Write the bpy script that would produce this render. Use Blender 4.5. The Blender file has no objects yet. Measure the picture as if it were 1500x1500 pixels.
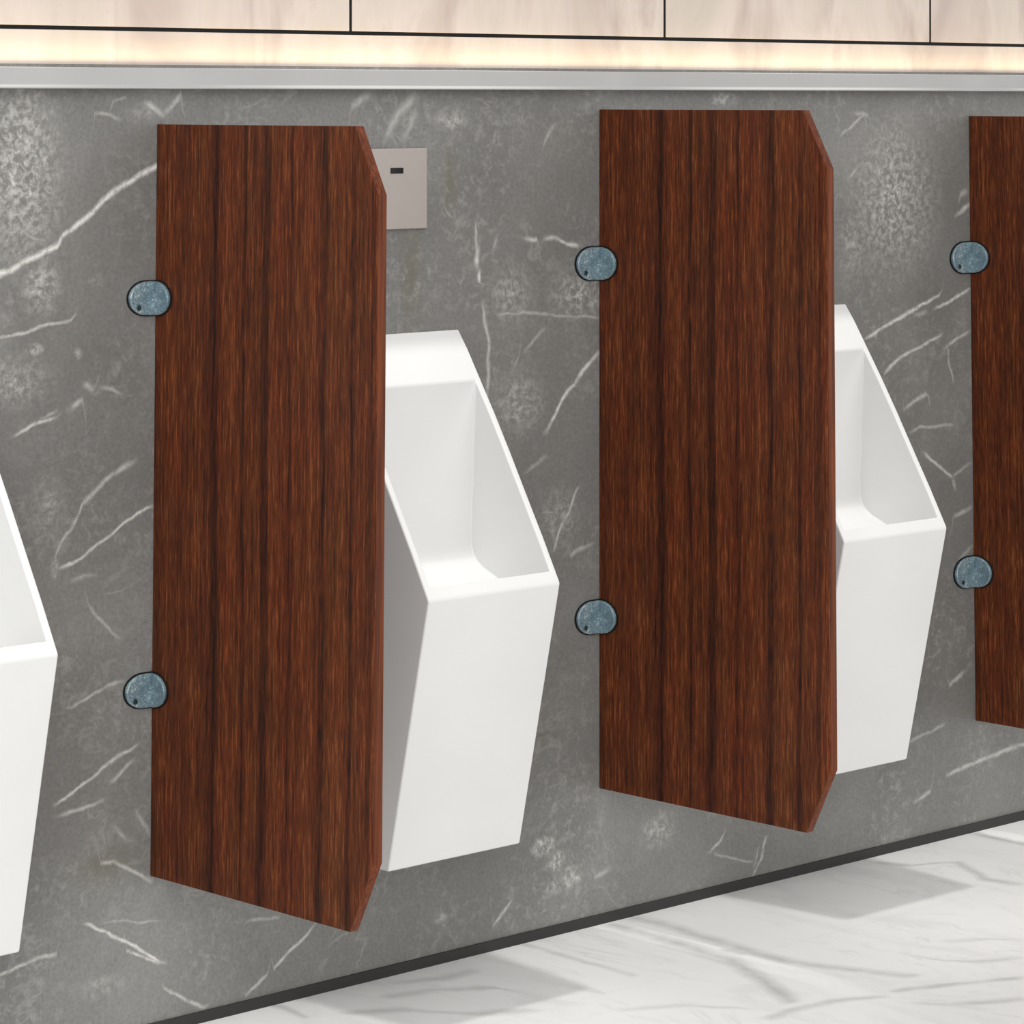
import bpy, bmesh, math, random
from mathutils import Vector, Matrix

# ------------------------------------------------------------------ scene
scene = bpy.context.scene
COL = scene.collection
scene.view_settings.view_transform = 'Standard'
scene.view_settings.look = 'None'
scene.view_settings.exposure = 0.0
scene.view_settings.gamma = 1.0
scene.view_settings.use_curve_mapping = False

EYE = 1.35            # camera height
CAM_D = 3.77368       # camera distance from the marble wall (wall face is y = 0)
YAW = math.radians(43.58109)

# stone pattern measured on the wall: (width, strength, [(x, z), ...])
VEINS_H = [(0.0066, 0.95, [(2.5927, 1.1041), (2.6097, 1.1082), (2.6234, 1.1115), (2.6498, 1.123), (2.6787, 1.1316), (2.7068, 1.1441), (2.7138, 1.1535), (2.7374, 1.1702), (2.7611, 1.1861), (2.7911, 1.2097), (2.8152, 1.2239), (2.8517, 1.2419), (2.88, 1.2533), (2.9222, 1.2745), (2.97, 1.306)]), (0.0038, 0.6, [(2.5983, 1.0178), (2.6097, 1.0201), (2.6498, 1.0247), (2.6671, 1.0296), (2.7079, 1.0354), (2.7374, 1.0388)]), (0.0059, 0.5, [(2.8591, 1.348), (2.8763, 1.3411), (2.8949, 1.3263)]), (0.0059, 0.55, [(2.8973, 1.3302), (2.9135, 1.346), (2.9297, 1.3629)]), (0.0039, 0.35, [(2.7635, 1.3287), (2.7851, 1.3296), (2.8152, 1.3226)]), (0.0039, 0.3, [(2.7971, 1.3461), (2.8334, 1.3529)]), (0.0038, 0.35, [(2.6349, 1.172), (2.6904, 1.1475)]), (0.0068, 0.5, [(2.7256, 0.912), (2.7398, 0.9188), (2.7552, 0.9265)]), (0.0049, 0.45, [(2.7827, 0.9413), (2.8031, 0.9362), (2.8188, 0.9274)]), (0.0068, 0.4, [(2.7552, 0.9488), (2.7731, 0.9361)]), (0.0038, 0.4, [(2.6787, 0.8988), (2.7079, 0.9132)]), (0.0038, 0.7, [(2.6326, 0.88), (2.6613, 0.8923), (2.7044, 0.9009)]), (0.0048, 0.5, [(2.6997, 0.6879), (2.7079, 0.7159), (2.7197, 0.7321), (2.7374, 0.7489), (2.7445, 0.7753), (2.7552, 0.7822), (2.7731, 0.7952), (2.8031, 0.8142), (2.8395, 0.829)]), (0.0039, 0.8, [(2.7115, 0.6886), (2.7469, 0.6996), (2.7731, 0.7146), (2.8031, 0.7293), (2.8456, 0.7539), (2.8726, 0.7624)]), (0.0048, 0.4, [(2.7315, 0.6683), (2.7493, 0.6733), (2.7695, 0.6741)]), (0.0039, 0.4, [(2.7552, 0.6339), (2.7851, 0.6064), (2.8188, 0.5762)]), (0.0039, 0.5, [(2.7232, 0.4907), (2.7611, 0.5004), (2.7911, 0.5132), (2.8213, 0.5163)]), (0.0038, 0.7, [(2.7044, 0.3556), (2.7493, 0.3799), (2.7851, 0.3971), (2.8152, 0.4105), (2.8444, 0.4211)]), (0.0049, 0.55, [(2.7995, 0.3726), (2.8213, 0.3891), (2.842, 0.4009)]), (0.0048, 0.5, [(2.7079, 0.3397), (2.7256, 0.3428), (2.7552, 0.3432), (2.7875, 0.35)]), (0.0059, 0.35, [(2.8031, 0.3097), (2.8334, 0.2824)]), (0.0059, 0.35, [(2.8432, 0.3271), (2.8677, 0.2869)]), (0.0049, 0.5, [(2.7767, 0.2603), (2.8031, 0.2609), (2.8334, 0.2462), (2.8726, 0.2201)]), (0.0039, 0.8, [(2.7552, 0.1814), (2.8031, 0.1535), (2.8517, 0.1272), (2.8949, 0.0977)]), (0.0039, 0.65, [(2.8213, 0.1297), (2.8579, 0.1143), (2.8924, 0.0982)]), (0.0029, 0.3, [(2.7851, 0.1762), (2.8334, 0.1697), (2.8849, 0.1618)]), (0.004, 0.5, [(2.8924, 0.0636), (2.9511, 0.0296), (2.9764, 0.0178)]), (0.0038, 0.6, [(2.604, 0.1338), (2.644, 0.1406), (2.6787, 0.1468), (2.7103, 0.1468)]), (0.004, 0.5, [(3.0443, 0.0239), (3.0664, 0.033), (3.0952, 0.05)]), (0.0041, 0.65, [(3.0965, 0.0477), (3.1057, 0.0592), (3.1255, 0.071), (3.1588, 0.0876), (3.1842, 0.1067)]), (0.004, 0.35, [(3.0469, 0.1337), (3.1123, 0.1274)]), (0.0126, 0.35, [(3.3187, 1.288), (3.3299, 1.3037), (3.351, 1.33), (3.3722, 1.3479), (3.3892, 1.3617)]), (0.0095, 0.35, [(3.358, 1.2877), (3.3722, 1.314), (3.3892, 1.3352)]), (0.0094, 0.4, [(3.2495, 1.3375), (3.2742, 1.351), (3.295, 1.3594)]), (0.0055, 0.4, [(3.6595, 1.2796), (3.6764, 1.296), (3.6872, 1.3092)]), (0.0032, 0.3, [(3.4438, 1.1823), (3.4626, 1.1669)]), (0.0066, 0.7, [(3.6169, 1.127), (3.6336, 1.1243), (3.6519, 1.1259)]), (0.0055, 0.7, [(3.6626, 1.1256), (3.6903, 1.1259), (3.7166, 1.1163), (3.7447, 1.1121)]), (0.0043, 0.4, [(3.5583, 1.0061), (3.6215, 1.0087), (3.6672, 1.0044), (3.7135, 1.0001), (3.7888, 0.9933)]), (0.0044, 0.35, [(3.6184, 0.9465), (3.6366, 0.962), (3.6641, 0.9848)]), (0.0054, 0.3, [(3.5913, 0.9207), (3.6093, 0.9361)]), (0.0055, 0.9, [(3.6672, 0.8151), (3.6857, 0.8381), (3.7058, 0.8644), (3.7369, 0.8958), (3.7604, 0.9167), (3.792, 0.9373)]), (0.0044, 0.6, [(3.6841, 0.6198), (3.698, 0.655), (3.7213, 0.6861), (3.7416, 0.721)]), (0.0055, 0.45, [(3.7166, 0.6057), (3.7447, 0.6174), (3.773, 0.6259)]), (0.0055, 0.3, [(3.6184, 0.753), (3.6443, 0.7641), (3.6703, 0.7764)]), (0.0033, 0.3, [(3.6519, 0.6844), (3.6903, 0.6833)]), (0.0046, 0.7, [(4.0542, 0.0769), (4.0711, 0.0869), (4.0916, 0.1)]), (0.0047, 0.5, [(4.1571, 0.016), (4.185, 0.0432), (4.199, 0.0833)]), (0.0035, 0.45, [(4.1641, 0.0325), (4.178, 0.0654)]), (0.0043, 0.5, [(3.5464, 0.0351), (3.5732, 0.0576), (3.5928, 0.0728)]), (0.0067, 0.35, [(3.773, 0.0791), (3.8158, 0.0867)]), (0.0035, 0.35, [(4.0626, 0.0698), (4.1658, 0.0416)]), (0.0049, 0.8, [(4.4599, 0.9248), (4.5202, 0.9462), (4.5871, 0.9677), (4.6727, 0.9963)]), (0.005, 0.8, [(4.6551, 0.9697), (4.7043, 0.9825), (4.7541, 1.003)]), (0.0049, 0.7, [(4.5107, 0.8587), (4.5545, 0.8844), (4.6064, 0.9001), (4.6747, 0.9227)]), (0.005, 0.6, [(4.6806, 0.8937), (4.7142, 0.9132), (4.7541, 0.9238)]), (0.0061, 0.55, [(4.5621, 0.7918), (4.6064, 0.8074), (4.6395, 0.8202)]), (0.0062, 0.45, [(4.5968, 0.9623), (4.6161, 0.959), (4.6317, 0.9657)]), (0.0049, 0.45, [(4.5833, 0.7448), (4.6064, 0.758), (4.6551, 0.7546), (4.7083, 0.7559)]), (0.0063, 0.7, [(4.7142, 1.1397), (4.7541, 1.1564)]), (0.01, 0.6, [(4.7241, 1.1771), (4.7461, 1.1804)]), (0.005, 0.7, [(4.6219, 0.7099), (4.6649, 0.683), (4.7063, 0.6573)]), (0.005, 0.4, [(4.7063, 0.6611), (4.7601, 0.6819)]), (0.0062, 0.5, [(4.7003, 0.5841), (4.7581, 0.5978)]), (0.0063, 0.35, [(4.7241, 0.5055), (4.7621, 0.527)]), (0.0062, 0.5, [(4.6905, 0.2742), (4.7421, 0.2991)]), (0.0049, 0.35, [(4.5583, 0.1874), (4.6845, 0.21)]), (0.0062, 0.5, [(4.6845, 0.114), (4.7943, 0.1299), (4.9277, 0.1421)]), (0.0062, 0.5, [(4.5929, 0.0765), (4.6492, 0.0967)]), (0.0048, 0.4, [(4.3895, 1.2849), (4.4637, 1.3269)]), (0.006, 0.35, [(4.4079, 1.2063), (4.4487, 1.236)]), (0.0061, 0.35, [(4.4264, 1.327), (4.4731, 1.3208)])]
VEINS_V = [(0.0043, 0.45, [(3.5124, 1.157), (3.5138, 1.0923), (3.5168, 1.076)]), (0.0076, 0.75, [(3.5168, 1.1191), (3.5138, 1.0977), (3.5124, 1.0815)]), (0.0054, 0.8, [(3.5212, 1.078), (3.5197, 1.0597)]), (0.0054, 0.5, [(3.5286, 1.0302), (3.5301, 1.0052), (3.5405, 0.9669), (3.539, 0.902), (3.5375, 0.8697)]), (0.0054, 0.35, [(3.5494, 1.1051), (3.5613, 1.134)]), (0.0052, 0.3, [(3.2344, 1.4901), (3.2358, 1.4891)]), (0.005, 0.4, [(4.6905, 0.9019), (4.6944, 0.8705), (4.7102, 0.8321)]), (0.0063, 0.5, [(4.7063, 0.6573), (4.7122, 0.6381)])]
BLOBS = [(2.667, 1.0, 0.019, 0.011, 0.7), (2.743, 0.99, 0.01, 0.01, 0.4), (2.761, 1.01, 0.008, 0.007, 0.4), (2.702, 0.691, 0.01, 0.019, 0.6), (2.711, 0.72, 0.013, 0.015, 0.35), (2.644, 1.251, 0.088, 0.172, 0.62), (2.679, 1.088, 0.044, 0.057, 0.5), (2.633, 0.956, 0.088, 0.048, 0.35), (3.458, 1.319, 0.042, 0.024, 0.5), (3.848, 1.321, 0.01, 0.011, 0.6), (3.661, 0.147, 0.033, 0.019, 1.0), (3.69, 0.118, 0.025, 0.022, 0.9), (3.723, 0.088, 0.031, 0.022, 1.0), (3.686, 0.077, 0.028, 0.015, 0.5), (3.929, 0.133, 0.055, 0.039, 0.42), (3.437, 0.07, 0.022, 0.011, 0.35), (4.539, 1.173, 0.155, 0.184, 0.48), (4.426, 1.091, 0.056, 0.085, 0.32), (3.745, 1.034, 0.089, 0.056, 0.5), (3.606, 0.865, 0.075, 0.066, 0.4), (3.591, 1.041, 0.063, 0.065, 0.35), (4.245, -0.004, 0.082, 0.036, 0.2), (3.698, 0.672, 0.064, 0.066, 0.3), (2.785, 0.086, 0.067, 0.024, 0.22), (4.088, 1.351, 0.04, 0.014, 0.55), (2.667, 0.954, 0.055, 0.029, 0.15), (2.69, 0.78, 0.039, 0.058, 0.3), (2.858, 1.331, 0.045, 0.02, 0.2), (4.774, 0.828, 0.043, 0.076, 0.2)]
FLOOR_VEINS = [(0.01, 0.45, [(3.8031, 0.0047), (3.7969, 0.1193), (3.7836, 0.2519), (3.7684, 0.3385), (3.7221, 0.4301), (3.6636, 0.5304)]), (0.0089, 0.4, [(3.8635, 0.0004), (3.8603, 0.1199), (3.8425, 0.2563), (3.8358, 0.3637), (3.8688, 0.4616), (3.9148, 0.5598)]), (0.0067, 0.35, [(3.8127, 0.2396), (3.8274, 0.2993)]), (0.0067, 0.5, [(4.762, -0.0063), (4.7539, 0.0476), (4.7551, 0.1245), (4.7515, 0.1732)]), (0.0067, 0.4, [(4.4516, 0.026), (4.4713, 0.0875), (4.5567, 0.1261), (4.4872, 0.2417), (4.507, 0.3148)]), (0.0044, 0.35, [(3.6075, -0.049), (3.6104, 0.0585), (3.6054, 0.1556), (3.6025, 0.2627)]), (0.0056, 0.35, [(3.24, 0.0864), (3.3298, 0.1095), (3.4002, 0.1555), (3.4183, 0.2561)]), (0.0067, 0.35, [(3.1405, 0.108), (3.2304, 0.1586), (3.2841, 0.2497), (3.3626, 0.2844)]), (0.0078, 0.35, [(3.2951, 0.0237), (3.384, 0.0655), (3.4597, 0.0613)]), (0.0044, 0.4, [(3.1062, -0.0409), (3.0983, 0.0329), (3.0878, 0.0925)]), (0.0056, 0.4, [(3.8189, 0.5855), (3.8847, 0.6113), (3.945, 0.6422), (4.0304, 0.6806)]), (0.0056, 0.35, [(3.7965, 0.6569), (3.8351, 0.7038), (3.9385, 0.7511)]), (0.0056, 0.35, [(3.5693, 0.5605), (3.6361, 0.5547), (3.7191, 0.5629), (3.8014, 0.6001)]), (0.0044, 0.25, [(4.1051, 0.4598), (4.1696, 0.4917), (4.2105, 0.5424)]), (0.0044, 0.25, [(3.4455, 0.3733), (3.5401, 0.423), (3.5975, 0.508)]), (0.0044, 0.3, [(4.0007, 0.4755), (4.0386, 0.5679), (4.1267, 0.6068)])]
WALL_A = (115,114,111); WALL_B = (126,125,122); WALL_C = (140,139,136)
FLOOR_A = (240,240,239); FLOOR_B = (246,246,245); FLOOR_VEIN_GAIN = 1.15
WOOD_R = [(26,9,6),(72,29,14),(98,43,20),(156,82,44)]
WOOD_Y = [(26,13,6),(68,34,15),(93,51,24),(146,92,50)]
CER_A = (226,226,225); CER_B = (231,231,230)
BRK_A = (96,118,128); BRK_B = (132,154,164); BRK_C = (210,226,222)
PAN_A = (184,168,160); PAN_B = (208,195,186); PAN_C = (194,183,171)
LEDGE = (174,173,172); PLATE = (176,167,162)
AMB = 1.08; KEY = 96.0; SPOT = 104.0; LED = 4.4

# ------------------------------------------------------------------ helpers
def srgb(r, g, b):
    def f(c):
        c /= 255.0
        return c / 12.92 if c <= 0.04045 else ((c + 0.055) / 1.055) ** 2.4
    return (f(r), f(g), f(b), 1.0)

def tag(o, label=None, cat=None, group=None, kind=None):
    if label: o['label'] = label
    if cat: o['category'] = cat
    if group: o['group'] = group
    if kind: o['kind'] = kind
    return o

def link(name, bm, mat, parent=None, smooth=False):
    me = bpy.data.meshes.new(name)
    bm.normal_update(); bm.to_mesh(me); bm.free()
    for p in me.polygons: p.use_smooth = smooth
    if mat: me.materials.append(mat)
    o = bpy.data.objects.new(name, me); COL.objects.link(o)
    if parent: o.parent = parent
    return o

def bevel(o, w, seg=3, ang=30):
    m = o.modifiers.new('bevel', 'BEVEL'); m.width = w; m.segments = seg
    m.limit_method = 'ANGLE'; m.angle_limit = math.radians(ang)
    m.use_clamp_overlap = True; m.harden_normals = False
    for p in o.data.polygons: p.use_smooth = True
    w2 = o.modifiers.new('wn', 'WEIGHTED_NORMAL'); w2.keep_sharp = False
    return o

def box(bm, x0, x1, y0, y1, z0, z1):
    v = [bm.verts.new(p) for p in ((x0,y0,z0),(x1,y0,z0),(x1,y1,z0),(x0,y1,z0),(x0,y0,z1),(x1,y0,z1),(x1,y1,z1),(x0,y1,z1))]
    for f in ((0,3,2,1),(4,5,6,7),(0,1,5,4),(1,2,6,5),(2,3,7,6),(3,0,4,7)):
        bm.faces.new([v[i] for i in f])

def prism(bm, pts, a, b):
    """closed outline pts [(x,y,z)] swept by vector from a to b"""
    a = Vector(a); b = Vector(b)
    v0 = [bm.verts.new(Vector(p) + a) for p in pts]
    v1 = [bm.verts.new(Vector(p) + b) for p in pts]
    n = len(pts)
    bm.faces.new(v0[::-1]); bm.faces.new(v1)
    for i in range(n):
        bm.faces.new((v0[i], v0[(i+1) % n], v1[(i+1) % n], v1[i]))
    bmesh.ops.recalc_face_normals(bm, faces=bm.faces)

# ------------------------------------------------------------------ node helpers
class NT:
    def __init__(s, name):
        s.mat = bpy.data.materials.new(name); s.mat.use_nodes = True
        s.nt = s.mat.node_tree; s.nt.nodes.clear()
        s.out = s.nt.nodes.new('ShaderNodeOutputMaterial')
        s.bsdf = s.nt.nodes.new('ShaderNodeBsdfPrincipled')
        s.nt.links.new(s.bsdf.outputs[0], s.out.inputs[0])
        s.tc = s.nt.nodes.new('ShaderNodeTexCoord')
        s.P = s.tc.outputs['Object']
    def put(s, sock, v):
        if isinstance(v, bpy.types.NodeSocket): s.nt.links.new(v, sock)
        else: sock.default_value = v
    def math(s, op, a, b=None, c=None, clamp=False):
        n = s.nt.nodes.new('ShaderNodeMath'); n.operation = op; n.use_clamp = clamp
        s.put(n.inputs[0], a)
        if b is not None: s.put(n.inputs[1], b)
        if c is not None: s.put(n.inputs[2], c)
        return n.outputs[0]
    def vmath(s, op, a, b=None):
        n = s.nt.nodes.new('ShaderNodeVectorMath'); n.operation = op
        s.put(n.inputs[0], a)
        if b is not None: s.put(n.inputs[1], b)
        return n.outputs['Value'] if op in ('LENGTH', 'DISTANCE', 'DOT_PRODUCT') else n.outputs[0]
    def sep(s, v):
        n = s.nt.nodes.new('ShaderNodeSeparateXYZ'); s.put(n.inputs[0], v); return n.outputs
    def comb(s, x, y, z):
        n = s.nt.nodes.new('ShaderNodeCombineXYZ')
        for i, q in enumerate((x, y, z)): s.put(n.inputs[i], q)
        return n.outputs[0]
    def noise(s, vec, scale, detail=4, rough=0.55, dist=0.0, color=False):
        n = s.nt.nodes.new('ShaderNodeTexNoise')
        s.put(n.inputs['Vector'], vec); s.put(n.inputs['Scale'], scale)
        n.inputs['Detail'].default_value = detail; n.inputs['Roughness'].default_value = rough
        n.inputs['Distortion'].default_value = dist
        return n.outputs['Color'] if color else n.outputs[0]
    def ramp(s, f, stops, interp='LINEAR'):
        n = s.nt.nodes.new('ShaderNodeValToRGB'); n.color_ramp.interpolation = interp
        e = n.color_ramp.elements
        while len(e) < len(stops): e.new(0.5)
        for i, (p, c) in enumerate(stops):
            e[i].position = p; e[i].color = c if len(c) == 4 else (*c, 1)
        s.put(n.inputs[0], f); return n.outputs[0]
    def rng(s, v, a, b, c, d, smooth=False):
        n = s.nt.nodes.new('ShaderNodeMapRange'); n.clamp = True
        if smooth: n.interpolation_type = 'SMOOTHSTEP'
        s.put(n.inputs[0], v)
        for i, q in enumerate((a, b, c, d)): n.inputs[i+1].default_value = q
        return n.outputs[0]
    def mix(s, f, a, b, mode='MIX'):
        n = s.nt.nodes.new('ShaderNodeMix'); n.data_type = 'RGBA'; n.blend_type = mode
        s.put(n.inputs[0], f); s.put(n.inputs[6], a); s.put(n.inputs[7], b)
        return n.outputs[2]
    def curve3(s, t, cr, cg, cb):
        """three curves of the same parameter in one node"""
        n = s.nt.nodes.new('ShaderNodeRGBCurve')
        for cv, pts in zip(n.mapping.curves[:3], (cr, cg, cb)):
            while len(cv.points) < len(pts): cv.points.new(0.5, 0.5)
            for p, q in zip(cv.points, pts): p.location = q; p.handle_type = 'VECTOR'
        n.mapping.use_clip = True; n.mapping.update()
        s.nt.links.new(s.comb(t, t, t), n.inputs['Color'])
        return s.sep(n.outputs[0])
    def bump(s, h, strength, dist):
        n = s.nt.nodes.new('ShaderNodeBump'); n.inputs['Strength'].default_value = strength
        n.inputs['Distance'].default_value = dist; s.put(n.inputs['Height'], h)
        s.nt.links.new(n.outputs[0], s.bsdf.inputs['Normal'])
    def finish(s, color, rough, metallic=0.0, coat=0.0, spec=0.5):
        s.put(s.bsdf.inputs['Base Color'], color); s.put(s.bsdf.inputs['Roughness'], rough)
        s.bsdf.inputs['Metallic'].default_value = metallic
        s.bsdf.inputs['Coat Weight'].default_value = coat
        s.bsdf.inputs['Specular IOR Level'].default_value = spec
        return s.mat

def veins_mask(N, u, v, veins, u0, us, v0, vs, wmul=1.0):
    """thin stone veins: each is v as a function of u (or u of v when steep)"""
    A, B_ = [], []
    for w, st, pts in veins:
        du = abs(pts[-1][0] - pts[0][0]); dv = abs(pts[-1][1] - pts[0][1])
        flip = dv > 1.6 * du
        q = [(p[1], p[0]) if flip else p for p in pts]
        if q[0][0] > q[-1][0]: q = q[::-1]
        r = [q[0]]
        for p in q[1:]:
            if p[0] > r[-1][0] + 0.002: r.append(p)
        if len(r) < 2: continue
        (B_ if flip else A).append((w * wmul, st, r))
    total = None
    for vs_list, a, a0, asz, b, b0, bsz in ((A, u, u0, us, v, v0, vs), (B_, v, v0, vs, u, u0, us)):
        tracks = []
        for it in sorted(vs_list, key=lambda i: i[2][0][0]):
            for tr in tracks:
                if tr[-1][2][-1][0] + 0.05 < it[2][0][0]: tr.append(it); break
            else: tracks.append([it])
        if not tracks: continue
        t = N.math('DIVIDE', N.math('SUBTRACT', a, a0), asz)
        bb = N.math('DIVIDE', N.math('SUBTRACT', b, b0), bsz)
        e = 0.012 / asz
        for tr in tracks:
            cz, cs, cw = [(0.0, (tr[0][2][0][1]-b0)/bsz)], [(0.0, 0.0)], [(0.0, 0.5)]
            for w, st, r in tr:
                n = [((p[0]-a0)/asz, (p[1]-b0)/bsz) for p in r]
                cz += n
                sl = abs((r[-1][1]-r[0][1]) / (r[-1][0]-r[0][0]))
                wn = min(1.0, w * math.sqrt(1 + sl*sl) / bsz * 20.0)
                cs += [(n[0][0]-e*.5, 0.0), (n[0][0]+e, st), (n[-1][0]-e, st), (n[-1][0]+e*.5, 0.0)]
                cw += [(n[0][0]-e*.5, wn), (n[-1][0]+e*.5, wn)]
            cz.append((1.0, cz[-1][1])); cs.append((1.0, 0.0)); cw.append((1.0, cw[-1][1]))
            cs.sort(); o = N.curve3(t, cz, cs, cw)
            d = N.math('ABSOLUTE', N.math('SUBTRACT', bb, o[0]))
            m = N.math('SUBTRACT', 1.0, N.math('DIVIDE', N.math('MULTIPLY', d, 20.0), N.math('MAXIMUM', o[2], 0.004)), clamp=True)
            m = N.math('MULTIPLY', m, o[1])
            total = m if total is None else N.math('MAXIMUM', total, m)
    return total

# ------------------------------------------------------------------ materials
def mat_wall():
    N = NT('grey_marble')
    P = N.P
    wob = N.vmath('SCALE', N.vmath('SUBTRACT', N.noise(P, 22, 4, .6, color=True), (0.5, 0.5, 0.5)))
    wob.node.inputs['Scale'].default_value = 0.016
    Q = N.vmath('ADD', P, wob)
    q = N.sep(Q)
    m = veins_mask(N, q[0], q[2], VEINS_H + VEINS_V, 2.4, 2.8, 0.0, 1.5, 1.0)
    br = N.rng(N.noise(P, 60, 3, .7), 0.34, 0.55, 0.5, 1.15)
    m = N.math('MULTIPLY', m, br)
    # cloudy patches that carry fine white crazing
    p = N.sep(P)
    blob = None
    for cx, cz, rx, rz, s in BLOBS:
        a = N.vmath('MULTIPLY', N.vmath('SUBTRACT', P, (cx, 0, cz)), (1/rx, 0, 1/rz))
        b = N.math('MULTIPLY', N.math('SUBTRACT', 1.0, N.vmath('LENGTH', a), clamp=True), s * 1.7)
        blob = b if blob is None else N.math('MAXIMUM', blob, b)
    craze = N.noise(P, 80, 3, .7, .35)
    cz = N.rng(craze, 0.42, 0.72, 0.0, 1.0)
    blob = N.math('MULTIPLY', N.math('MINIMUM', blob, 0.75), N.math('ADD', N.math('MULTIPLY', cz, 1.0), 0.05))
    faint = N.math('MULTIPLY', N.rng(N.noise(P, 55, 4, .72, .4), 0.50, 0.68, 0, 1), N.rng(N.noise(P, 5, 2, .5), .42, .66, 0.03, .22))
    # hairline random veins
    rid = N.math('ABSOLUTE', N.math('SUBTRACT', N.noise(N.vmath('MULTIPLY', Q, (1, 1, 1.3)), 4.2, 5, .55, .6), 0.5))
    hair = N.math('MULTIPLY', N.rng(rid, 0.0, 0.012, 1, 0), N.rng(N.noise(P, 7, 2), .5, .66, 0, .16))
    m = N.math('MAXIMUM', N.math('MAXIMUM', m, blob), N.math('MAXIMUM', faint, hair))
    cloud = N.noise(P, 3.0, 5, .6, .4)
    base = N.ramp(cloud, [(0.3, srgb(*WALL_A)), (0.55, srgb(*WALL_B)), (0.75, srgb(*WALL_C))])
    grain = N.rng(N.noise(P, 170, 3, .7), 0.3, 0.7, 0.84, 1.16)
    base = N.mix(1.0, base, N.comb(grain, grain, grain), 'MULTIPLY')
    # olive mineral stains
    st = None
    for cx, cz_, rx, rz in ((2.79, .258, .075, .035), (3.455, 1.225, .02, .07), (3.375, 1.08, .03, .11), (3.63, .325, .07, .010)):
        a = N.vmath('MULTIPLY', N.vmath('SUBTRACT', Q, (cx, 0, cz_)), (1/rx, 0, 1/rz))
        b = N.math('SUBTRACT', 1.0, N.vmath('LENGTH', a), clamp=True)
        st = b if st is None else N.math('MAXIMUM', st, b)
    base = N.mix(N.math('MULTIPLY', st, 0.55), base, srgb(104, 100, 80))
    col = N.mix(m, base, srgb(224, 222, 217))
    return N.finish(col, 0.42, spec=0.35)

def mat_floor():
    N = NT('white_marble')
    P = N.P
    wob = N.vmath('SCALE', N.vmath('SUBTRACT', N.noise(P, 9, 4, .6, color=True), (0.5, 0.5, 0.5)))
    wob.node.inputs['Scale'].default_value = 0.03
    Q = N.vmath('ADD', P, wob)
    q = N.sep(Q)
    d = N.math('MULTIPLY', q[1], -1.0)
    m = veins_mask(N, q[0], d, FLOOR_VEINS, 2.6, 2.6, -0.2, 1.2, 3.0)
    m = N.math('MULTIPLY', m, N.rng(N.noise(P, 14, 3), .3, .6, .45, 1.0))
    m = N.math('MULTIPLY', m, FLOOR_VEIN_GAIN)
    # drifting smoky streaks
    R = N.vmath('MULTIPLY', Q, (1.0, 0.35, 1.0))
    st = N.noise(R, 7.5, 6, .62, 1.1)
    st = N.rng(st, 0.52, 0.74, 0.0, 0.20)
    rid = N.math('ABSOLUTE', N.math('SUBTRACT', N.noise(R, 5.5, 5, .55, 1.3), 0.5))
    hair = N.math('MULTIPLY', N.rng(rid, 0.0, 0.022, 1, 0), N.rng(N.noise(P, 3, 2), .45, .65, 0, .20))
    m = N.math('MAXIMUM', m, N.math('MAXIMUM', st, hair))
    base = N.ramp(N.noise(P, 2.0, 3), [(0.35, srgb(*FLOOR_A)), (0.65, srgb(*FLOOR_B))])
    col = N.mix(m, base, srgb(128, 127, 126))
    # tile joints, 0.9 m grid
    x = N.math('ABSOLUTE', N.math('SUBTRACT', N.math('FRACT', N.math('DIVIDE', N.math('ADD', N.sep(P)[0], 0.28), 0.8)), 0.5))
    y = N.math('ABSOLUTE', N.math('SUBTRACT', N.math('FRACT', N.math('DIVIDE', N.math('ADD', N.sep(P)[1], 0.7), 0.8)), 0.5))
    j = N.math('MAXIMUM', N.rng(x, 0.0, 0.0016, 1, 0), N.rng(y, 0.0, 0.0016, 1, 0))
    col = N.mix(N.math('MULTIPLY', j, 0.22), col, srgb(170, 168, 164))
    return N.finish(col, 0.35, spec=0.3)

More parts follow.
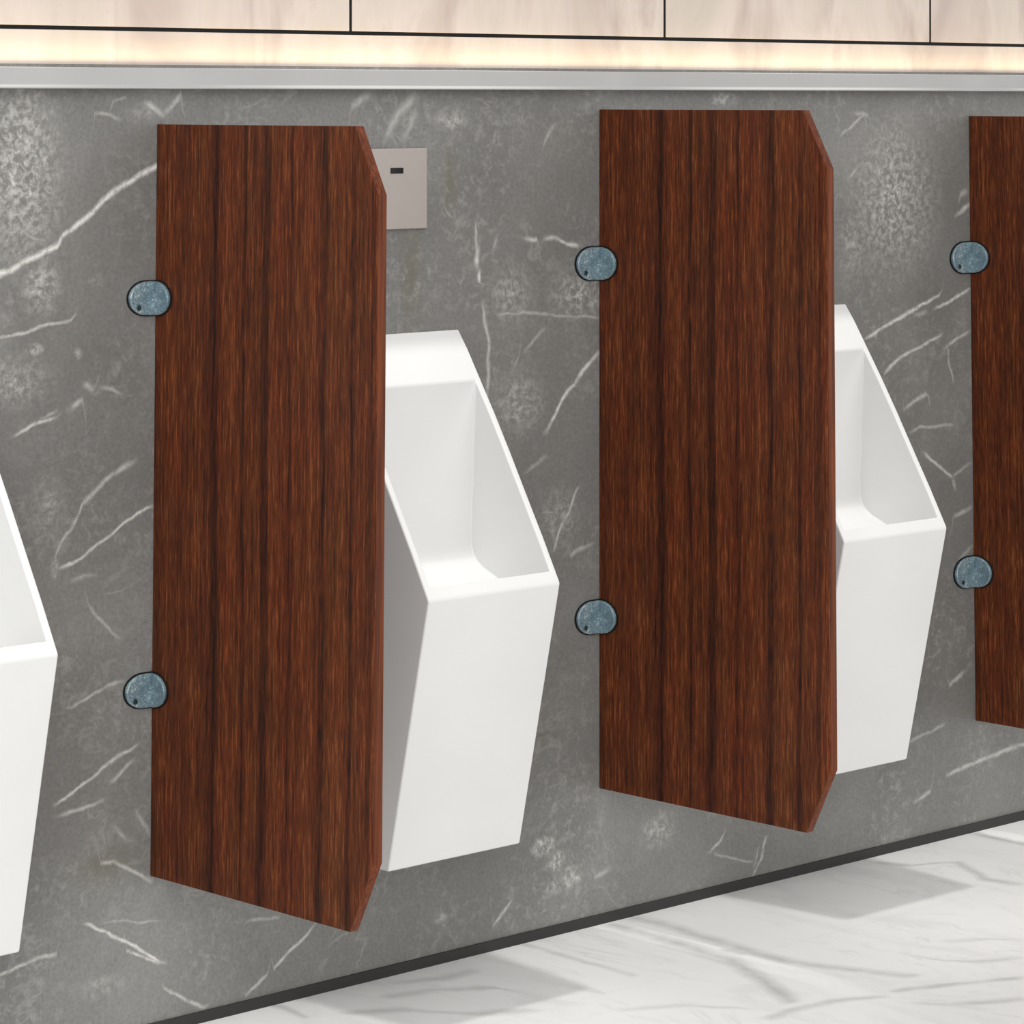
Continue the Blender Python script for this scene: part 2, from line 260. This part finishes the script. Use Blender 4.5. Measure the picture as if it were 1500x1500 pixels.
def mat_wood():
    N = NT('walnut_laminate')
    P = N.P
    p = N.sep(P)
    # the growth bands run up the panel: brightness as a function of depth
    wav = N.math('MULTIPLY', N.math('SUBTRACT', N.noise(P, 2.2, 3), 0.5), 0.022)
    dd = N.math('ADD', N.math('MULTIPLY', p[1], -1.0), wav)
    t = N.math('DIVIDE', dd, 0.52, clamp=True)
    def band(pts): return [(a / 0.52, b) for a, b in pts]
    br = band([(0, .50), (.03, .55), (.075, .46), (.10, .52), (.128, .42), (.141, .14), (.148, .52), (.19, .53), (.199, .46), (.204, .16), (.209, .52),
               (.238, .49), (.246, .22), (.256, .24), (.262, .54), (.30, .47), (.305, .22), (.311, .50), (.35, .53), (.368, .42), (.378, .18), (.386, .51),
               (.41, .53), (.43, .49), (.436, .16), (.443, .50), (.47, .47), (.478, .34), (.484, .58), (.52, .60)])
    hue = band([(0, .5), (.06, .6), (.10, .5), (.14, .6), (.17, .65), (.20, .5), (.25, .45), (.29, .7), (.33, .6), (.38, .45), (.41, .4), (.45, .5), (.5, .6), (.52, .6)])
    o = N.curve3(t, br, hue, br)
    fine = N.noise(N.vmath('MULTIPLY', P, (200, 200, 9)), 1.0, 4, .75, .3)
    pore = N.noise(N.vmath('MULTIPLY', P, (400, 400, 34)), 1.0, 2, .6)
    mid = N.noise(N.vmath('MULTIPLY', P, (38, 38, 1.6)), 1.0, 3, .6, .6)
    f = N.math('ADD', N.math('MULTIPLY', N.math('SUBTRACT', fine, .5), 1.45), o[0])
    f = N.math('ADD', f, N.math('MULTIPLY', N.math('SUBTRACT', mid, .5), 0.40))
    f = N.math('ADD', f, N.math('MULTIPLY', N.math('SUBTRACT', pore, .5), 0.95), clamp=True)
    red = N.ramp(f, [(0.0, srgb(*WOOD_R[0])), (0.35, srgb(*WOOD_R[1])), (0.6, srgb(*WOOD_R[2])), (1.0, srgb(*WOOD_R[3]))])
    ylw = N.ramp(f, [(0.0, srgb(*WOOD_Y[0])), (0.35, srgb(*WOOD_Y[1])), (0.6, srgb(*WOOD_Y[2])), (1.0, srgb(*WOOD_Y[3]))])
    h = N.math('ADD', o[1], N.math('MULTIPLY', N.math('SUBTRACT', N.noise(N.vmath('MULTIPLY', P, (45, 45, 5)), 1.0, 3), .5), 1.5), clamp=True)
    col = N.mix(h, ylw, red)
    return N.finish(col, 0.5, spec=0.25)

def mat_edge():
    N = NT('walnut_edge_band')
    fine = N.noise(N.vmath('MULTIPLY', N.P, (220, 220, 5)), 1.0, 3, .6)
    col = N.ramp(fine, [(0.3, srgb(64, 28, 12)), (0.5, srgb(98, 46, 19)), (0.7, srgb(118, 58, 27))])
    return N.finish(col, 0.5, spec=0.25)

def mat_ceramic():
    N = NT('white_ceramic')
    n = N.noise(N.P, 4, 2)
    col = N.ramp(n, [(0.3, srgb(*CER_A)), (0.7, srgb(*CER_B))])
    return N.finish(col, 0.25, spec=0.35)

def mat_bracket():
    N = NT('blue_grey_metal')
    f = N.noise(N.P, 420, 2, .5)
    e = N.noise(N.P, 60, 2, .5)
    col = N.ramp(N.math('MULTIPLY', N.math('ADD', f, e), 0.5), [(0.35, srgb(*BRK_A)), (0.52, srgb(*BRK_B)), (0.68, srgb(*BRK_C))])
    N.bump(f, 0.25, 0.001)
    return N.finish(col, 0.38, metallic=0.3)

def simple(name, rgb, rough=0.5, metallic=0.0, var=0.06, scale=30, spec=0.4):
    N = NT(name)
    c0 = srgb(*rgb)
    lo = tuple(x*(1-var) for x in c0[:3]) + (1,); hi = tuple(min(1, x*(1+var)) for x in c0[:3]) + (1,)
    return N.finish(N.ramp(N.noise(N.P, scale, 3), [(0.3, lo), (0.7, hi)]), rough, metallic, spec=spec)

def mat_panel():
    N = NT('cream_stone_panel')
    P = N.P
    a = N.noise(N.vmath('MULTIPLY', P, (3.2, 1, 1.1)), 1.6, 5, .6, .8)
    s = N.noise(N.vmath('MULTIPLY', P, (26, 1, 3)), 1.0, 4, .65, .5)
    base = N.ramp(a, [(0.35, srgb(*PAN_A)), (0.5, srgb(*PAN_B)), (0.68, srgb(*PAN_C))])
    base = N.mix(N.rng(s, 0.46, 0.7, 0, .5), base, srgb(196, 184, 170))
    spots = N.math('MULTIPLY', N.rng(N.noise(P, 90, 2, .5), .62, .72, 0, 1), N.rng(N.noise(P, 6, 2), .5, .65, 0, .3))
    base = N.mix(spots, base, srgb(170, 155, 135))
    return N.finish(base, 0.5, spec=0.25)

M = dict(wall=mat_wall(), floor=mat_floor(), wood=mat_wood(), edge=mat_edge(), cer=mat_ceramic(), brk=mat_bracket(), panel=mat_panel(),
         ledge=simple('pale_grey_quartz', LEDGE, .45, var=.03, scale=8), base=simple('charcoal_skirting', (44, 43, 42), .5),
         black=simple('black_gap', (8, 8, 8), .8), rim=simple('black_rim', (14, 13, 14), .6),
         plate=simple('brushed_steel_plate', PLATE, .42, metallic=.25, var=.02, scale=12), glass=simple('black_sensor_glass', (6, 6, 7), .15),
         screw=simple('steel_screw', (70, 88, 92), .35, metallic=.7))

# ------------------------------------------------------------------ room shell
bm = bmesh.new(); box(bm, -1.5, 8.5, 0.0, 0.12, -0.1, 1.400)
link_wall = tag(link('wall_back', bm, M['wall']), kind='structure')
bm = bmesh.new(); box(bm, -1.5, 8.5, -5.0, 0.12, -0.1, 0.0)
tag(link('floor', bm, M['floor']), kind='structure')
bm = bmesh.new(); box(bm, -1.5, 8.5, -0.004, 0.0, 0.0, 0.0165)
tag(link('baseboard_back', bm, M['base']), kind='structure')

# cladding above the ledge: dark backing, a continuous strip and large panels with open joints
bm = bmesh.new(); box(bm, -1.5, 8.5, 0.0020, 0.12, 1.400, 2.75)
upper = tag(link('wall_upper', bm, M['black']), kind='structure')
bm = bmesh.new(); box(bm, -1.5, 8.5, 0.0, 0.0020, 1.400, 1.4486)
bevel(link('cladding_strip', bm, M['panel'], upper), 0.0008, 2)
xs = [3.2522 - .694*k for k in range(6, 0, -1)] + [3.2522, 3.9439, 4.6414] + [4.6414 + .694*k for k in range(1, 6)]
for a, b in zip(xs[:-1], xs[1:]):
    bm = bmesh.new(); box(bm, a + .0030, b - .0030, 0.0, 0.0020, 1.4545, 2.7)
    bevel(link('cladding_panel', bm, M['panel'], upper), 0.0008, 2)

# ledge over the marble, with a chamfered lower lip
bm = bmesh.new()
prof = [(0, -0.0005, 1.3655), (0, -0.030, 1.3655), (0, -0.030, 1.3680), (0, -0.0265, 1.3708), (0, -0.0265, 1.3958), (0, -0.0005, 1.3958)]
prism(bm, prof, (-1.5, 0, 0), (8.5, 0, 0))
led = bevel(link('ledge', bm, M['ledge']), 0.0012, 2)
tag(led, 'long pale grey ledge running along the top of the grey marble wall', 'ledge')

# ------------------------------------------------------------------ urinals
def make_urinal():
    W = 0.1350                      # half width
    top = [(0.0, 0.9905), (0.0225, 0.9598), (0.0520, 0.9138), (0.085, 0.8625), (0.118, 0.8081), (0.152, 0.7498), (0.193, 0.68), (0.229, 0.615)]
    ia, t = 2, 0.012
    def on_top(d):
        for (a, za), (b, zb) in zip(top[:-1], top[1:]):
            if a <= d <= b: return za + (zb-za)*(d-a)/(b-a)
    dend = 0.2180
    inner = top[ia:-1] + [(dend, on_top(dend))]
    floor_c = [(0.0425, 0.672), (0.0435, 0.655), (0.0480, 0.641), (0.0560, 0.631), (0.070, 0.622), (0.095, 0.612), (0.125, 0.601), (0.150, 0.589), (0.175, 0.573), (0.188, 0.558), (0.194, 0.545)]
    bm = bmesh.new()
    mem = {}
    def V(x, d, z):
        k = (round(x, 5), round(d, 5), round(z, 5))
        if k not in mem: mem[k] = bm.verts.new((x, -d, z))
        return mem[k]
    def F(*ps):
        vs = [V(*p) for p in ps]
        try: bm.faces.new(vs)
        except ValueError: pass
    bot = [(0.140, 0.2040), (0.0, 0.2040)]
    outer = top + bot
    F(*[(-W, *p) for p in outer]); F(*[(W, *p) for p in reversed(outer)])
    F((-W, *bot[0]), (W, *bot[0]), (W, *bot[1]), (-W, *bot[1]))
    F((-W, *top[-1]), (W, *top[-1]), (W, *bot[0]), (-W, *bot[0]))
    F((-W, *top[0]), (W, *top[0]), (W, *bot[1]), (-W, *bot[1]))
    w = W - t
    for i in range(ia):
        if i == ia-1:
            F((-W, *top[i]), (W, *top[i]), (W, *top[i+1]), (w, *top[i+1]), (-w, *top[i+1]), (-W, *top[i+1]))
        else:
            F((-W, *top[i]), (W, *top[i]), (W, *top[i+1]), (-W, *top[i+1]))
    n = len(inner)
    for sgn in (-1, 1):
        for i in range(n-1):
            a, b = inner[i], inner[i+1]
            oa = top[ia+i]; ob = top[ia+i+1]
            F((sgn*W, *oa), (sgn*W, *ob), (sgn*w, *b), (sgn*w, *a))
    F((-w, *inner[-1]), (w, *inner[-1]), (W, *top[-1]), (-W, *top[-1]))
    cav = inner + floor_c[::-1]
    F(*[(w, *p) for p in cav]); F(*[(-w, *p) for p in reversed(cav)])
    F((-w, *inner[0]), (w, *inner[0]), (w, *floor_c[0]), (-w, *floor_c[0]))
    for a, b in zip(floor_c[:-1], floor_c[1:]): F((-w, *a), (w, *a), (w, *b), (-w, *b))
    F((-w, *floor_c[-1]), (w, *floor_c[-1]), (w, *inner[-1]), (-w, *inner[-1]))
    bmesh.ops.recalc_face_normals(bm, faces=bm.faces)
    o = link('urinal', bm, M['cer'])
    bevel(o, 0.0032, 4, 28)
    return o

u0 = make_urinal()
labels = ['white angular wall urinal cut off at the left edge, left of the first wooden screen',
          'white angular wall urinal below the square flush plate, right of the leftmost wooden screen',
          'white angular wall urinal between the middle wooden screen and the one at the right edge']
for i, cx in enumerate((2.4100, 3.3400, 4.2700)):
    o = u0 if i == 0 else u0.copy()
    if i: COL.objects.link(o)
    o.location = (cx, -0.0002, 0)
    tag(o, labels[i], 'urinal', 'white urinals mounted along the marble wall')

# ------------------------------------------------------------------ flush plate with its sensor window
root = bpy.data.objects.new('flush_plate', None); COL.objects.link(root); root.location = (3.3400, 0, 1.2125)
tag(root, 'square grey metal flush plate with a small black sensor window on the marble wall', 'flush plate')
bm = bmesh.new(); box(bm, -.0635, .0635, -.0065, -.0002, -.0625, .0625)
bevel(link('cover_plate', bm, M['plate'], root), .0015, 3)
bm = bmesh.new(); box(bm, -.0130, .0130, -.0076, -.0060, .0235, .0325)
bevel(link('sensor_window', bm, M['glass'], root), .0006, 2)

# ------------------------------------------------------------------ partitions
def stadium(half, ext, n=18):
    """outline of a plate that is square at the hinge side (u=0) and round at u=ext"""
    r = min(ext / .95, half * 1.36)
    pts = [(0.0, -half)]
    for k in range(n+1):
        a = -math.pi/2 + math.pi*k/n
        c = math.cos(a); s_ = math.sin(a)
        pts.append((ext - r*0.95 + c*r*0.95, s_*half))
    pts.append((0.0, half))
    return pts

def make_bracket(parent, z, s):
    t = 0.007
    h = 0.0245*s
    # wall flange spreads left over the marble, panel flange lies on the left face of the board
    bmx = bmesh.new()
    prism(bmx, [(-u, 0, v) for u, v in stadium(h, .050*s)], (0, -t-.0008, 0), (0, -.0008, 0))
    prism(bmx, [(0, -u, v) for u, v in stadium(h, .0385*s)], (-t-.0008, 0, 0), (-.0008, 0, 0))
    e = bevel(link('bracket', bmx, M['brk'], parent), .0026, 4)
    e.location = (0, 0, z)
    bmx = bmesh.new()  # thin black plates under the flanges, slightly larger, giving a dark outline
    prism(bmx, [(-u, 0, v) for u, v in stadium(h+.0016, .0518*s)], (0, -.0022, 0), (0, -.0002, 0))
    prism(bmx, [(0, -u, v) for u, v in stadium(h+.0018, .0405*s)], (-.0022, 0, 0), (-.0002, 0, 0))
    link('rim_plate', bmx, M['rim'], e)
    bmx = bmesh.new()
    prism(bmx, [(-.035*s + .0042*math.cos(a), 0, -.013*s + .0042*math.sin(a)) for a in [k*math.pi/8 for k in range(16)]],
          (0, -t-.0022, 0), (0, -t+.001, 0))
    bevel(link('screw', bmx, M['screw'], e), .0008, 2)
    return e

def make_partition(x, lean, ztop, zbot, ft, fb, dt, db, ct, cb, brackets, bs, label):
    """ft/fb: reach of the front edge above/below, dt/db: reach at the very top/bottom, ct/cb: corner heights"""
    root = bpy.data.objects.new('privacy_screen', None); COL.objects.link(root)
    root.location = (x, 0, 0)
    root.rotation_euler = (0, lean, 0)
    tag(root, label, 'privacy screen', 'walnut brown privacy screens between the urinals')
    T = 0.0150
    out = [(0, -.0006, zbot), (0, -db, zbot), (0, -fb, cb), (0, -ft, ct), (0, -dt, ztop), (0, -.0006, ztop)]
    bm = bmesh.new(); prism(bm, out, (0, 0, 0), (T, 0, 0))
    me = bevel(link('board', bm, M['wood'], root), .0008, 2)
    me.data.materials.append(M['edge'])
    for p in me.data.polygons:
        if abs(p.normal.x) < 0.5: p.material_index = 1
    for z in brackets: make_bracket(root, z, bs)
    return root

make_partition(2.8670, math.atan(.0123/1.085), 1.3145, .2296, .4877, .4895, .4390, .4420, 1.2220, .3290, (1.0635, .4985), 1.0,
               'walnut brown privacy screen with clipped corners, leftmost of the three, overlapping the square flush plate')
make_partition(3.7880, 0.0, 1.3340, .2223, .4925, .5000, .4430, .4500, 1.2440, .3245, (1.0822, .5043), 1.10,
               'walnut brown privacy screen with clipped corners, the middle one of the three')
make_partition(4.7750, -math.atan(.0200/1.115), 1.3198, .2045, .4900, .4950, .4430, .4450, 1.235, .318, (1.0602, .4805), 1.16,
               'walnut brown privacy screen cut off by the right edge of the photo')

# ------------------------------------------------------------------ camera
cam = bpy.data.cameras.new('camera'); co = bpy.data.objects.new('camera', cam); COL.objects.link(co)
cam.sensor_fit = 'HORIZONTAL'; cam.sensor_width = 36.0
cam.lens = 4781.13 / 1500 * 36
cam.shift_x = 0.0; cam.shift_y = -(750 - 146) / 1500
cam.clip_start = 0.05
co.location = (0, -CAM_D, EYE); co.rotation_euler = (math.radians(90), 0, -YAW)
scene.camera = co

# ------------------------------------------------------------------ light
w = bpy.data.worlds.new('world'); scene.world = w; w.use_nodes = True
bg = w.node_tree.nodes['Background']; bg.inputs[0].default_value = (1.0, 0.99, 0.975, 1); bg.inputs[1].default_value = AMB

def lamp(name, kind, loc, energy, size=None, rot=(0, 0, 0), color=(1, 1, 1), **kw):
    l = bpy.data.lights.new(name, kind); l.energy = energy; l.color = color
    if kind == 'AREA':
        l.shape = 'RECTANGLE'; l.size, l.size_y = size
    elif size is not None: l.shadow_soft_size = size
    for k, v in kw.items(): setattr(l, k, v)
    o = bpy.data.objects.new(name, l); COL.objects.link(o); o.location = loc; o.rotation_euler = rot
    return o

lamp('added_fill_light', 'AREA', (-0.2, -4.4, 2.95), KEY, (2.6, 2.2), rot=(math.radians(52), 0, math.radians(-38)), color=(.97, .985, 1.0))  # unseen lamp added above and behind the camera to brighten urinal sides
for cx in (2.41, 3.34, 4.27, 5.20):
    lamp('downlight', 'SPOT', (cx, -0.09, 3.05), SPOT, 0.04, spot_size=math.radians(29), spot_blend=1.0, color=(1, .98, .95))
lamp('led_strip', 'AREA', (3.5, -0.016, 1.3972), LED, (9.0, 0.008), rot=(math.radians(180+20), 0, 0), color=(1.0, .83, .52))
